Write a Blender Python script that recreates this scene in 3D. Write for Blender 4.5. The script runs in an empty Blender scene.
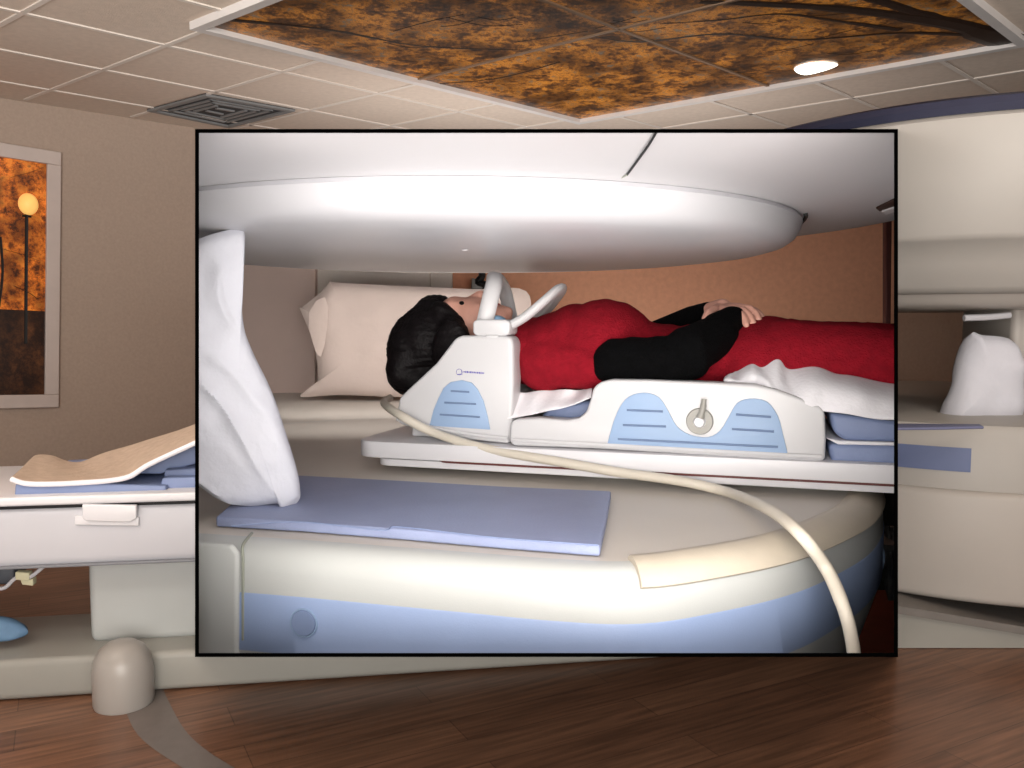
import bpy, bmesh, math, random
from math import sin, cos, pi, sqrt, atan
from mathutils import Vector, Matrix, noise
random.seed(4)
SC = bpy.context.scene
COL = SC.collection
# ---------------------------------------------------------------- camera
F = 850.0; H = 1.15; PITCH = atan(64/850)
cam_d = bpy.data.cameras.new('camera'); cam = bpy.data.objects.new('camera', cam_d); COL.objects.link(cam)
cam_d.sensor_width = 36; cam_d.lens = 36*F/1024; cam_d.clip_start = .02
cam.location = (0, 0, H); cam.rotation_euler = (pi/2-PITCH, 0, 0)
SC.camera = cam
EYE = Vector((0, 0, H))
def ray(px, py):
    u = (px-512)/F; v = (384-py)/F
    return Vector((u, cos(PITCH)+sin(PITCH)*v, -sin(PITCH)+cos(PITCH)*v))
def PY(px, py, y):
    r = ray(px, py); return EYE + r*(y/r.y)
def PZ(px, py, z):
    r = ray(px, py); return EYE + r*((z-H)/r.z)
def PP(px, py, p0, n):
    r = ray(px, py); return EYE + r*((p0-EYE).dot(n)/r.dot(n))
# ---------------------------------------------------------------- materials
def lin(c):
    c /= 255
    return c/12.92 if c <= .04045 else ((c+.055)/1.055)**2.4
def rgb(r, g, b): return (lin(r), lin(g), lin(b), 1)
def mat(name, c, rough=.5, var=.06, scale=12, bump=0, bscale=200, spec=.4, emit=0, metal=0, coat=0, trans=0):
    m = bpy.data.materials.new(name); m.use_nodes = True
    nt = m.node_tree; N = nt.nodes; L = nt.links; b = N['Principled BSDF']
    col = rgb(*c)
    tc = N.new('ShaderNodeTexCoord'); nz = N.new('ShaderNodeTexNoise'); nz.inputs['Scale'].default_value = scale
    nz.inputs['Detail'].default_value = 4
    L.new(tc.outputs['Object'], nz.inputs['Vector'])
    rp = N.new('ShaderNodeValToRGB')
    rp.color_ramp.elements[0].position = .3; rp.color_ramp.elements[1].position = .7
    rp.color_ramp.elements[0].color = tuple(x*(1-var) for x in col[:3])+(1,)
    rp.color_ramp.elements[1].color = tuple(min(1, x*(1+var)) for x in col[:3])+(1,)
    L.new(nz.outputs['Fac'], rp.inputs['Fac']); L.new(rp.outputs['Color'], b.inputs['Base Color'])
    b.inputs['Roughness'].default_value = rough; b.inputs['Specular IOR Level'].default_value = spec
    b.inputs['Metallic'].default_value = metal; b.inputs['Coat Weight'].default_value = coat
    if trans: b.inputs['Transmission Weight'].default_value = trans
    if emit:
        L.new(rp.outputs['Color'], b.inputs['Emission Color']); b.inputs['Emission Strength'].default_value = emit
    if bump:
        n2 = N.new('ShaderNodeTexNoise'); n2.inputs['Scale'].default_value = bscale; n2.inputs['Detail'].default_value = 3
        bp = N.new('ShaderNodeBump'); bp.inputs['Strength'].default_value = bump; bp.inputs['Distance'].default_value = .004
        L.new(tc.outputs['Object'], n2.inputs['Vector']); L.new(n2.outputs['Fac'], bp.inputs['Height'])
        L.new(bp.outputs['Normal'], b.inputs['Normal'])
    return m
M = {}
M['shell'] = mat('magnet_shell', (192, 191, 195), .42, .02, 3, .05, 500)
M['shell_low'] = mat('magnet_shell_lower', (190, 193, 192), .42, .02, 3, .05, 500)
M['top_surface'] = mat('magnet_top_surface', (208, 201, 192), .5, .03, 5, .1, 300)
M['pole'] = mat('pole_disc_white', (188, 188, 193), .35, .02, 3)
M['pole_under'] = mat('pole_disc_underside', (196, 192, 190), .4, .03, 3)
M['blue_band'] = mat('blue_band', (150, 170, 208), .45, .03, 8, .05, 400)
M['groove'] = mat('groove_grey_green', (150, 154, 142), .6, .05)  # grey-green tone of the cover seams
M['dark'] = mat('dark_gap', (22, 22, 24), .6, .05)
M['beige'] = mat('beige_strip', (196, 186, 170), .5, .03, 20, .1, 300)
M['hose'] = mat('beige_hose', (206, 198, 184), .45, .03, 30, .05, 300)
M['board'] = mat('table_board_white', (218, 217, 221), .35, .02, 6)
M['red_line'] = mat('dark_red_line', (96, 50, 48), .6, .05)
M['coil'] = mat('coil_white', (204, 203, 205), .35, .02, 8)
M['decal'] = mat('coil_blue_panel', (148, 172, 204), .5, .03, 10, .05, 300)
M['decal_d'] = mat('coil_blue_panel_edge', (112, 132, 165), .5, .03)
M['knob'] = mat('grey_knob', (150, 148, 142), .4, .05)
M['ink'] = mat('purple_ink', (92, 84, 170), .6, .1, 400)
M['pad'] = mat('blue_pad_vinyl', (138, 148, 180), .55, .05, 9, .25, 260)
M['pad2'] = mat('blue_cushion_vinyl', (124, 138, 174), .5, .05, 9, .2, 200)
M['foam'] = mat('pale_blue_foam', (150, 190, 225), .6, .05)
M['cloth'] = mat('white_cotton', (206, 207, 216), .85, .03, 9, .5, 60, .1)
M['cloth_w'] = mat('white_sheet', (232, 230, 234), .85, .03, 9, .4, 90, .1)
M['cloth_p'] = mat('cream_pillowcase', (196, 180, 172), .85, .04, 6, .4, 50, .1)
M['peach'] = mat('peach_blanket', (190, 168, 150), .9, .08, 40, .6, 120, .1)
M['red'] = mat('red_knit', (134, 21, 34), .9, .12, 60, .8, 240, .08)
M['black'] = mat('black_knit', (5, 5, 6), .9, .3, 60, .8, 240, .08)
M['hair'] = mat('dark_hair', (13, 8, 10), .6, .4, 60, .5, 180, .2)
M['skin'] = mat('skin', (214, 160, 142), .55, .05, 30, .1, 200)
M['lip'] = mat('lip', (176, 96, 92), .5, .05)
M['salmon'] = mat('salmon_wall_paint', (224, 164, 132), .8, .06, 40, .2, 80, .1)
M['panel'] = mat('pale_panel', (206, 184, 174), .7, .03, 6)
M['panel_w'] = mat('white_ledge', (216, 208, 200), .6, .03, 6)
M['post'] = mat('dark_red_post', (66, 30, 26), .6, .1)
M['rim'] = mat('black_rim', (1, 1, 1), 1, 0, spec=0)
M['liner'] = mat('booth_outer_grey', (84, 80, 76), .8, .04)
M['wall'] = mat('taupe_wall_paint', (174, 157, 144), .85, .05, 60, .25, 120, .1)
M['ceil'] = mat('ceiling_tile', (214, 200, 187), .9, .05, 30, .4, 150, .1)
M['tbar'] = mat('ceiling_tbar', (222, 214, 206), .6, .03)
M['tbar_d'] = mat('ceiling_tbar_shadow', (112, 100, 90), .8, .03)
M['white_fr'] = mat('white_panel_frame', (214, 210, 208), .5, .03)
M['pic_fr'] = mat('picture_frame_pale', (198, 186, 180), .5, .03)
M['vent'] = mat('vent_grey', (128, 130, 132), .5, .1)
M['vent_d'] = mat('vent_dark', (58, 60, 64), .7, .1)
M['arc'] = mat('grey_floor_inlay', (120, 112, 108), .4, .06, 20)
M['bed'] = mat('bg_table_white', (192, 192, 198), .4, .02, 4)
M['bed_g'] = mat('bg_table_groove', (122, 124, 130), .5, .03)
M['ped'] = mat('bg_pedestal', (180, 183, 182), .4, .03, 4)
M['base'] = mat('bg_base', (150, 149, 143), .4, .03, 4)
M['foot'] = mat('bg_foot', (160, 155, 150), .3, .03, 4)
M['gantry'] = mat('bg_gantry', (164, 160, 155), .45, .03, 3, .05, 300)
M['gantry_w'] = mat('bg_gantry_cover', (174, 168, 162), .45, .03, 3)
M['navy'] = mat('navy_top', (46, 48, 68), .5, .05)
M['blue_gr'] = mat('bg_blue_stripe', (98, 110, 146), .5, .04)
M['teal'] = mat('blue_cloth', (96, 128, 160), .7, .1, 30, .4, 60)
M['plug'] = mat('cream_plug', (206, 202, 170), .5, .05)
M['silver'] = mat('grey_metal', (150, 152, 150), .35, .1, 40, metal=.5)
M['gold'] = mat('pic_black', (14, 10, 8), .6, .1)
M['branch'] = mat('printed_branch', (34, 20, 12), .5, .1, emit=.1)
M['lampglow'] = mat('printed_lamp', (255, 196, 110), .5, .05, emit=.6)
M['hot'] = mat('flash_glint', (255, 250, 235), .4, .02, emit=3)
M['redfloor'] = mat('red_brown_floor', (120, 50, 34), .5, .1, 20)

def leaf_mat(name, scale, stops, emit, dark=.5):
    m = bpy.data.materials.new(name); m.use_nodes = True
    nt = m.node_tree; N = nt.nodes; L = nt.links; b = N['Principled BSDF']
    tc = N.new('ShaderNodeTexCoord')
    n1 = N.new('ShaderNodeTexNoise'); n1.inputs['Scale'].default_value = scale; n1.inputs['Detail'].default_value = 9; n1.inputs['Roughness'].default_value = .82
    n2 = N.new('ShaderNodeTexNoise'); n2.inputs['Scale'].default_value = scale*.38; n2.inputs['Detail'].default_value = 3
    L.new(tc.outputs['Object'], n1.inputs['Vector']); L.new(tc.outputs['Object'], n2.inputs['Vector'])
    r1 = N.new('ShaderNodeValToRGB'); cr = r1.color_ramp
    while len(cr.elements) < len(stops): cr.elements.new(.5)
    for e, (p, c) in zip(cr.elements, stops): e.position = p; e.color = rgb(*c)
    L.new(n1.outputs['Fac'], r1.inputs['Fac'])
    r2 = N.new('ShaderNodeValToRGB'); r2.color_ramp.elements[0].position = .38; r2.color_ramp.elements[1].position = .62
    r2.color_ramp.elements[0].color = (dark, dark*.85, dark*.8, 1); r2.color_ramp.elements[1].color = (1.35, 1.2, 1, 1)
    L.new(n2.outputs['Fac'], r2.inputs['Fac'])
    mx = N.new('ShaderNodeMixRGB'); mx.blend_type = 'MULTIPLY'; mx.inputs['Fac'].default_value = 1
    L.new(r1.outputs['Color'], mx.inputs['Color1']); L.new(r2.outputs['Color'], mx.inputs['Color2'])
    L.new(mx.outputs['Color'], b.inputs['Base Color']); L.new(mx.outputs['Color'], b.inputs['Emission Color'])
    b.inputs['Emission Strength'].default_value = emit; b.inputs['Roughness'].default_value = .35
    return m
M['leaf'] = leaf_mat('autumn_leaf_print', 11, [(.35, (28, 17, 11)), (.43, (66, 42, 22)), (.49, (112, 74, 34)), (.54, (176, 118, 40)), (.58, (104, 78, 46)), (.63, (112, 110, 108))], .32, .30)
M['park'] = leaf_mat('autumn_park_print', 16, [(.30, (30, 16, 8)), (.42, (96, 50, 20)), (.50, (190, 104, 34)), (.58, (214, 136, 54)), (.66, (150, 96, 50))], .25, .35)
M['park_low'] = leaf_mat('park_ground_print', 7, [(.3, (12, 8, 8)), (.45, (40, 24, 18)), (.6, (92, 60, 38)), (.7, (120, 84, 60))], .12, .4)

def floor_mat():
    m = bpy.data.materials.new('wood_floor'); m.use_nodes = True
    nt = m.node_tree; N = nt.nodes; L = nt.links; b = N['Principled BSDF']
    tc = N.new('ShaderNodeTexCoord'); mp = N.new('ShaderNodeMapping'); mp.inputs['Rotation'].default_value = (0, 0, math.radians(-28))
    L.new(tc.outputs['Object'], mp.inputs['Vector'])
    br = N.new('ShaderNodeTexBrick'); br.inputs['Scale'].default_value = 1; br.inputs['Brick Width'].default_value = 1.1; br.inputs['Row Height'].default_value = .13
    br.inputs['Mortar Size'].default_value = .0015; br.inputs['Color1'].default_value = rgb(134, 98, 76); br.inputs['Color2'].default_value = rgb(116, 83, 64); br.inputs['Mortar'].default_value = rgb(92, 66, 52)
    L.new(mp.outputs['Vector'], br.inputs['Vector'])
    mp2 = N.new('ShaderNodeMapping'); mp2.inputs['Scale'].default_value = (2.2, 34, 1); L.new(mp.outputs['Vector'], mp2.inputs['Vector'])
    nz = N.new('ShaderNodeTexNoise'); nz.inputs['Scale'].default_value = 1.5; nz.inputs['Detail'].default_value = 6; L.new(mp2.outputs['Vector'], nz.inputs['Vector'])
    rp = N.new('ShaderNodeValToRGB'); rp.color_ramp.elements[0].position = .35; rp.color_ramp.elements[1].position = .7
    rp.color_ramp.elements[0].color = (.72, .7, .68, 1); rp.color_ramp.elements[1].color = (1.35, 1.3, 1.25, 1)
    L.new(nz.outputs['Fac'], rp.inputs['Fac'])
    mx = N.new('ShaderNodeMixRGB'); mx.blend_type = 'MULTIPLY'; mx.inputs['Fac'].default_value = 1
    L.new(br.outputs['Color'], mx.inputs['Color1']); L.new(rp.outputs['Color'], mx.inputs['Color2'])
    L.new(mx.outputs['Color'], b.inputs['Base Color']); b.inputs['Roughness'].default_value = .33
    return m
M['floor'] = floor_mat()
# ---------------------------------------------------------------- clipping against the booth
def fplane(a, b, inside):
    n = ray(*a).cross(ray(*b)).normalized()
    if n.dot(ray(*inside)) < 0: n = -n
    return n
X0, X1, Y0, Y1 = 196.8, 896.2, 130.8, 655.2
def planes(g):
    c = (547, 393); a, b, d, e = (X0+g, Y0+g), (X1-g, Y0+g), (X1-g, Y1-g), (X0+g, Y1-g)
    return [fplane(a, e, c), fplane(b, d, c), fplane(a, b, c), fplane(e, d, c)]
PIN = planes(.7); POUT = planes(-.5)
YMIN = .965
def clip_in(bm):
    for n in PIN:
        bmesh.ops.bisect_plane(bm, geom=bm.verts[:]+bm.edges[:]+bm.faces[:], plane_co=EYE, plane_no=n, clear_inner=True, clear_outer=False)
    bmesh.ops.bisect_plane(bm, geom=bm.verts[:]+bm.edges[:]+bm.faces[:], plane_co=(0, YMIN, 0), plane_no=(0, 1, 0), clear_inner=True, clear_outer=False)
def clip_out(bm, pl=None):
    out = bmesh.new(); tmp = bpy.data.meshes.new('t')
    for n in (pl or POUT):
        c = bm.copy()
        bmesh.ops.bisect_plane(c, geom=c.verts[:]+c.edges[:]+c.faces[:], plane_co=EYE, plane_no=n, clear_inner=False, clear_outer=True)
        c.to_mesh(tmp); out.from_mesh(tmp); c.free()
        bmesh.ops.bisect_plane(bm, geom=bm.verts[:]+bm.edges[:]+bm.faces[:], plane_co=EYE, plane_no=n, clear_inner=True, clear_outer=False)
    bm.free(); bmesh.ops.remove_doubles(out, verts=out.verts[:], dist=1e-5)
    return out
# ---------------------------------------------------------------- objects
def evalbm(bm, mods):
    me = bpy.data.meshes.new('t'); bm.to_mesh(me); bm.free()
    o = bpy.data.objects.new('t', me); COL.objects.link(o)
    for t, kw in mods:
        md = o.modifiers.new(t, t)
        for k, v in kw.items(): setattr(md, k, v)
    dg = bpy.context.evaluated_depsgraph_get(); dg.update()
    r = bpy.data.meshes.new_from_object(o.evaluated_get(dg))
    bpy.data.objects.remove(o); out = bmesh.new(); out.from_mesh(r); return out
def thing(name, label, cat, loc, group=None):
    o = bpy.data.objects.new(name, None); COL.objects.link(o); o.location = loc
    o.empty_display_size = .1; o['label'] = label; o['category'] = cat
    if group: o['group'] = group
    return o
def obj(name, bm, m, parent=None, smooth=True, clip=None, mods=None, label=None, cat=None, kind=None, group=None, ang=40):
    if mods: bm = evalbm(bm, mods)
    if clip == 'in': clip_in(bm)
    if clip == 'out': bm = clip_out(bm)
    bmesh.ops.recalc_face_normals(bm, faces=bm.faces[:])
    if parent is None:
        if bm.verts:
            xs = [v.co for v in bm.verts]
            base = Vector(((min(v.x for v in xs)+max(v.x for v in xs))/2, (min(v.y for v in xs)+max(v.y for v in xs))/2, min(v.z for v in xs)))
        else: base = Vector()
    else:
        base = Vector(); p = parent
        while p is not None: base += p.location; p = p.parent
    bmesh.ops.translate(bm, verts=bm.verts[:], vec=-base)
    me = bpy.data.meshes.new(name); bm.to_mesh(me); bm.free()
    me.materials.append(M[m] if isinstance(m, str) else m)
    if smooth:
        me.shade_smooth(); me.set_sharp_from_angle(angle=math.radians(ang))
    o = bpy.data.objects.new(name, me); COL.objects.link(o)
    if parent is None: o.location = base
    else: o.parent = parent
    if label: o['label'] = label
    if cat: o['category'] = cat
    if kind: o['kind'] = kind
    if group: o['group'] = group
    return o
# ---------------------------------------------------------------- shapes
def prism(pts, off, bev=0, seg=3, bm=None):
    bm2 = bmesh.new(); off = Vector(off)
    a = [bm2.verts.new(p) for p in pts]; b = [bm2.verts.new(Vector(p)+off) for p in pts]
    n = len(pts)
    bm2.faces.new(a); bm2.faces.new(b[::-1])
    for i in range(n): bm2.faces.new((a[i], b[i], b[(i+1) % n], a[(i+1) % n]))
    bmesh.ops.recalc_face_normals(bm2, faces=bm2.faces[:])
    if bev: bmesh.ops.bevel(bm2, geom=[e for e in bm2.edges if e.calc_face_angle(0) > .35], offset=bev, segments=seg, affect='EDGES', profile=.5, clamp_overlap=True)
    if bm is None: return bm2
    t = bpy.data.meshes.new('t'); bm2.to_mesh(t); bm2.free(); bm.from_mesh(t); return bm
def box(c, sx, sy, sz, rz=0, bev=0, bm=None, seg=3):
    R = Matrix.Rotation(rz, 3, 'Z'); c = Vector(c)
    pts = [c+R@Vector((x*sx/2, y*sy/2, -sz/2)) for x, y in ((-1, -1), (1, -1), (1, 1), (-1, 1))]
    return prism(pts, (0, 0, sz), bev, seg, bm)
def merge(*bs):
    o = bmesh.new(); t = bpy.data.meshes.new('t')
    for b in bs: b.to_mesh(t); o.from_mesh(t); b.free()
    return o
def crom(pts, k=6, closed=False):
    pts = [Vector(p) for p in pts]; n = len(pts); out = []
    rng = n if closed else n-1
    for i in range(rng):
        g = lambda j: pts[j % n] if closed else pts[max(0, min(n-1, j))]
        p0, p1, p2, p3 = g(i-1), g(i), g(i+1), g(i+2)
        for j in range(k):
            t = j/k
            out.append(.5*((2*p1)+(p2-p0)*t+(2*p0-5*p1+4*p2-p3)*t*t+(3*p1-p0-3*p2+p3)*t**3))
    if not closed: out.append(pts[-1])
    return out
def tube(pts, r, seg=12, k=6, bm=None, flat=None, cap=True):
    path = crom(pts, k) if k > 1 else [Vector(p) for p in pts]
    n = len(path); bm = bm or bmesh.new(); rings = []; up = None
    for i, p in enumerate(path):
        d = (path[min(i+1, n-1)]-path[max(i-1, 0)]).normalized()
        if up is None:
            up = Vector((0, 0, 1)) if abs(d.z) < .9 else Vector((0, 1, 0))
        s = d.cross(up).normalized(); up = s.cross(d).normalized()
        rr = r[min(len(r)-1, int(i/(n-1)*(len(r)-1)+.5))] if isinstance(r, (list, tuple)) else r
        fa, fb = flat or (1, 1)
        rings.append([bm.verts.new(p+s*cos(2*pi*j/seg)*rr*fa+up*sin(2*pi*j/seg)*rr*fb) for j in range(seg)])
    for a, b in zip(rings, rings[1:]):
        for j in range(seg): bm.faces.new((a[j], a[(j+1) % seg], b[(j+1) % seg], b[j]))
    if cap: bm.faces.new(rings[0][::-1]); bm.faces.new(rings[-1])
    return bm
def lathe(cx, cy, prof, seg=96, bm=None):
    bm = bm or bmesh.new(); rings = []
    for r, z in prof:
        if r < 1e-4: rings.append([bm.verts.new((cx, cy, z))])
        else: rings.append([bm.verts.new((cx+r*cos(2*pi*j/seg), cy+r*sin(2*pi*j/seg), z)) for j in range(seg)])
    for a, b in zip(rings, rings[1:]):
        for j in range(seg):
            k = (j+1) % seg
            if len(a) == 1 and len(b) > 1: bm.faces.new((a[0], b[j], b[k]))
            elif len(b) == 1 and len(a) > 1: bm.faces.new((a[j], a[k], b[0]))
            elif len(a) > 1: bm.faces.new((a[j], a[k], b[k], b[j]))
    return bm
def ell(c, r, rot=None, bm=None, u=20, v=14):
    bm = bm or bmesh.new(); m = Matrix.Translation(Vector(c)) @ (rot.to_4x4() if rot else Matrix()) @ Matrix.Diagonal((*r, 1))
    bmesh.ops.create_uvsphere(bm, u_segments=u, v_segments=v, radius=1, matrix=m); return bm
def cap(p0, r0, p1, r1, bm):
    p0 = Vector(p0); p1 = Vector(p1); n = max(2, int((p1-p0).length/(min(r0, r1)*.35))+1)
    for i in range(n+1):
        t = i/n; r = r0+(r1-r0)*t; ell(p0.lerp(p1, t), (r, r, r), bm=bm, u=12, v=8)
def puffy(outline, nrm, thick, rings=10, wr=.004, freq=9, seed=0, closed_k=5, flat_back=False):
    o = crom(outline, closed_k, True); c = sum(o, Vector())/len(o); nrm = Vector(nrm).normalized(); bm = bmesh.new(); n = len(o)
    def side(sg):
        rs = []
        for k in range(rings+1):
            q = k/rings; th = thick/2*sqrt(max(0, 1-q**3.0)); ring = []
            if k == 0:
                rs.append([bm.verts.new(c+nrm*sg*th)]); continue
            for p in o:
                w = c.lerp(p, q); nn = noise.noise(w*freq+Vector((seed, 0, sg)))*wr+noise.noise(w*freq*2.7+Vector((seed, 5, sg)))*wr*.5
                ring.append(w+nrm*sg*(th*(.2 if flat_back and sg > 0 else 1)+nn*min(1, (1-q)*6)))
            rs.append(ring)
        return rs
    A = side(1); B = side(-1); edge = [bm.verts.new(p) for p in A[-1]]
    for S, fl in ((A, 0), (B, 1)):
        vr = [S[0]]+[[bm.verts.new(p) for p in r] for r in S[1:-1]]+[edge]
        for j in range(n): bm.faces.new((vr[0][0], vr[1][j], vr[1][(j+1) % n]))
        for a, b in zip(vr[1:], vr[2:]):
            for j in range(n): bm.faces.new((a[j], b[j], b[(j+1) % n], a[(j+1) % n]))
    return bm
def ribbon(top, bot, nv=10, wav=.006, freq=12, bulge=None, seed=0, k=6):
    """cloth sheet between two polylines, with a little relief"""
    a = crom(top, k); b = crom(bot, k); bm = bmesh.new(); g = []
    for i in range(len(a)):
        row = []
        for j in range(nv+1):
            q = j/nv; p = a[i].lerp(b[i], q)
            d = noise.noise(Vector((i*.22, q*1.2, seed)))*wav*2+sin(i*.9+q*2+seed)*wav*.5
            off = (bulge*sin(pi*q) if bulge else Vector())
            row.append(bm.verts.new(p+off+Vector((0, -1, .3))*d))
        g.append(row)
    for i in range(len(g)-1):
        for j in range(nv): bm.faces.new((g[i][j], g[i+1][j], g[i+1][j+1], g[i][j+1]))
    return bm
SOLID = lambda t: [('SOLIDIFY', dict(thickness=t, offset=0)), ('SUBSURF', dict(levels=1))]

# ================================================================ ROOM
CZ = 2.45
A = PZ(580, 117, CZ); Bc = PZ(205, 22, CZ); Dc = PZ(1017, 38, CZ)
e1 = (Bc-A).normalized(); e2 = (Dc-A).normalized()
obj('floor', box((0, 3.2, -.05), 12, 14, .1), 'floor', smooth=False, kind='structure')
obj('ceiling', box((0, 3.2, CZ+.05), 12, 14, .1), 'ceil', smooth=False, kind='structure')
W0 = PZ(0, 98, CZ); W1 = PZ(195, 128, CZ); wd = (W1-W0); wd.z = 0; wd.normalize(); wn = Vector((wd.y, -wd.x, 0))
def wallseg(name, p, q, nrm):
    p = Vector((p.x, p.y, 0)); q = Vector((q.x, q.y, 0)); n = Vector(nrm)*.1
    return obj(name, prism([p, q, q-n, p-n], (0, 0, CZ)), 'wall', smooth=False, kind='structure')
WC = W0+wd*4.6
wallseg('wall_left', W0-wd*4.2, WC, wn)
wr_d = Vector((-wn.x, -wn.y, 0))*-1
rd = Vector((wd.y, -wd.x, 0))
wallseg('wall_back', WC, WC+rd*7.5, -wd)
pl = W0-wd*1.5
# ceiling grid
g1 = bmesh.new(); 
def gridline(p, q, w=.024):
    d = (q-p).normalized(); s = Vector((-d.y, d.x, 0))*w/2
    prism([p-s, q-s, q+s, p+s], (0, 0, -.006), bm=g1)
Az = Vector((A.x, A.y, CZ-.0005))
def inroom(p): return (p-W0).dot(wn) > .02 and (p-WC).dot(-wd) > .02 and abs(p.x) < 5.9 and -3.5 < p.y < 10
def seg_clip(p, q, n=160):
    run = None
    for i in range(n+1):
        w = p.lerp(q, i/n)
        ab = w-Az; det = e1.x*e2.y-e1.y*e2.x; a_ = (ab.x*e2.y-ab.y*e2.x)/det; b_ = (e1.x*ab.y-e1.y*ab.x)/det
        ok = inroom(w) and not (0 < a_ < 2.5 and 0 < b_ < 2.46)
        if ok and run is None: run = w
        if (not ok or i == n) and run is not None:
            if (w-run).length > .1: gridline(run, w)
            run = None
for i in range(-9, 14):
    o_ = Az+e1*(.61*i); seg_clip(o_-e2*7, o_+e2*7)
for i in range(-10, 10):
    o_ = Az+e2*(-.43+.625*i); seg_clip(o_-e1*7, o_+e1*7)
obj('trim_1', g1, 'tbar', smooth=False, kind='structure')
# ceiling light panel
LP = thing('ceiling_light_panel', 'large square ceiling light panel printed with golden autumn treetops', 'light panel', (A+e1*1.2+e2*1.2)-Vector((0, 0, .05)))
Lx = (Bc-A).length; Ly = (Dc-A).length
def cp(a, b, z=0): return A+e1*a+e2*b+Vector((0, 0, z))
cA, cB = 1.31, 1.25
for a0, a1, b0, b1 in ((0, cA, 0, cB), (cA, Lx, 0, cB), (0, cA, cB, Ly), (cA, Lx, cB, Ly)):
    obj('picture_tile', prism([cp(a0, b0), cp(a1, b0), cp(a1, b1), cp(a0, b1)], (0, 0, -.012)), 'leaf', LP, False)
fb = bmesh.new()
w = .045
for q in ([(-w, -w), (Lx+w, -w), (Lx+w, 0), (-w, 0)], [(-w, Ly), (Lx+w, Ly), (Lx+w, Ly+w), (-w, Ly+w)], [(-w, 0), (0, 0), (0, Ly), (-w, Ly)], [(Lx, 0), (Lx+w, 0), (Lx+w, Ly), (Lx, Ly)]):
    prism([cp(*t) for t in q], (0, 0, -.035), bm=fb)
obj('frame', fb, 'white_fr', LP, False, label='white rim of the light panel')
db = bmesh.new()
prism([cp(cA-.008, 0), cp(cA+.008, 0), cp(cA+.008, Ly), cp(cA-.008, Ly)], (0, 0, -.02), bm=db)
prism([cp(0, cB-.008), cp(Lx, cB-.008), cp(Lx, cB+.008), cp(0, cB+.008)], (0, 0, -.02), bm=db)
obj('divider', db, mat('divider_bar', (128, 104, 84), .5, .03), LP, False)
bb = bmesh.new()
def brpx(pts, r):
    tube([PZ(x, y, CZ-.0135) for x, y in pts], r, 6, 5, bm=bb, flat=(1, .08))
brpx([(1010, 42), (960, 26), (900, 16), (830, 8), (760, 4), (700, 2)], [.09, .06, .04, .03, .02])
brpx([(900, 30), (830, 20), (780, 14), (720, 20), (660, 24)], [.02, .012, .008, .005])
brpx([(985, 36), (900, 33), (800, 40), (720, 34), (640, 42), (590, 36)], [.02, .012, .01, .006])
brpx([(940, 22), (890, 4), (850, -6)], [.05, .03, .02])
brpx([(560, 62), (500, 78), (440, 84)], .006)
brpx([(230, 20), (330, 30), (420, 46), (520, 50)], [.02, .012, .008, .005])
for i in range(14):
    x = random.uniform(360, 860); y = random.uniform(12, 60); a_ = random.uniform(-.5, .7); l = random.uniform(30, 80)
    brpx([(x, y), (x+l*.5, y-a_*l*.3+3), (x+l, y-a_*l*.4)], .004)
obj('branch_print', bb, 'branch', LP, False, label='dark bare branches across the print')
obj('flash_glint', puffy([PZ(x, y, CZ-.016) for x, y in ((794, 69), (808, 63), (828, 62), (838, 65), (824, 71), (804, 75))], (0, 0, 1), .006, wr=0), 'hot', LP, label='white flash glint painted on the panel as a glowing patch')  # glowing patch stands in for the flash reflected in the panel
# ceiling vent
vc = [PZ(x, y, CZ-.001) for x, y in ((206, 93), (295, 109), (229, 126), (147, 109))]
V = thing('ceiling_vent', 'square grey slatted air vent set in the ceiling', 'vent', sum(vc, Vector())/4-Vector((0, 0, .02)))
cc = sum(vc, Vector())/4
obj('backing', prism(vc, (0, 0, -.004)), 'vent_d', V, False)
fb = bmesh.new()
for i in range(4):
    p, q = vc[i], vc[(i+1) % 4]; prism([p, q, q.lerp(cc, .12), p.lerp(cc, .12)], (0, 0, -.016), bm=fb)
obj('frame', fb, 'vent', V, False)
sb = bmesh.new()
for k in range(1, 5):
    t = .12+k*.17
    for i in range(4):
        if (i+k) % 2 and k > 2: continue
        p, q = vc[i].lerp(cc, t), vc[(i+1) % 4].lerp(cc, t); d = (cc-(p+q)/2).normalized()*.022
        prism([p, q, q+d, p+d], (0, 0, -.012), bm=sb)
obj('slat', sb, 'vent', V, False)
# wall picture
def PW(px, py, d=0): return PP(px, py, W0+wn*d, wn)
pf = [PW(x, y) for x, y in ((-45, 141), (62, 152), (56, 406), (-45, 408))]
PT = thing('framed_picture', 'pale framed picture of a park lamp post among autumn trees', 'picture', PW(0, 406, .02))
po = [PW(-110, 134, .03), PW(61, 152, .03), PW(61, 152, .03)]
def wp(a, z, d=.0): # a along wall from W0
    return Vector((W0.x, W0.y, 0))+wd*a+wn*d+Vector((0, 0, z))
def wa(px, py):
    p = PW(px, py); return (Vector((p.x-W0.x, p.y-W0.y, 0))).dot(wd), p.z
aR, zT = wa(60, 153); _, zB = wa(62, 407); aRi, zTi = wa(46.5, 165); _, zBi = wa(46, 395)
aL = aR-1.35; aLi = aL+(aR-aRi)
ROT = math.radians(-2.6)
def wp(a, z, d=.0):
    da, dz = a-aR, z-zT; a, z = aR+da*cos(ROT)-dz*sin(ROT), zT+da*sin(ROT)+dz*cos(ROT)
    return Vector((W0.x, W0.y, 0))+wd*a+wn*d+Vector((0, 0, z))
def wrect(a0, a1, z0, z1, d0, d1, bev=0): return prism([wp(a0, z0, d0), wp(a1, z0, d0), wp(a1, z1, d0), wp(a0, z1, d0)], wn*(d1-d0), bev)
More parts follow.
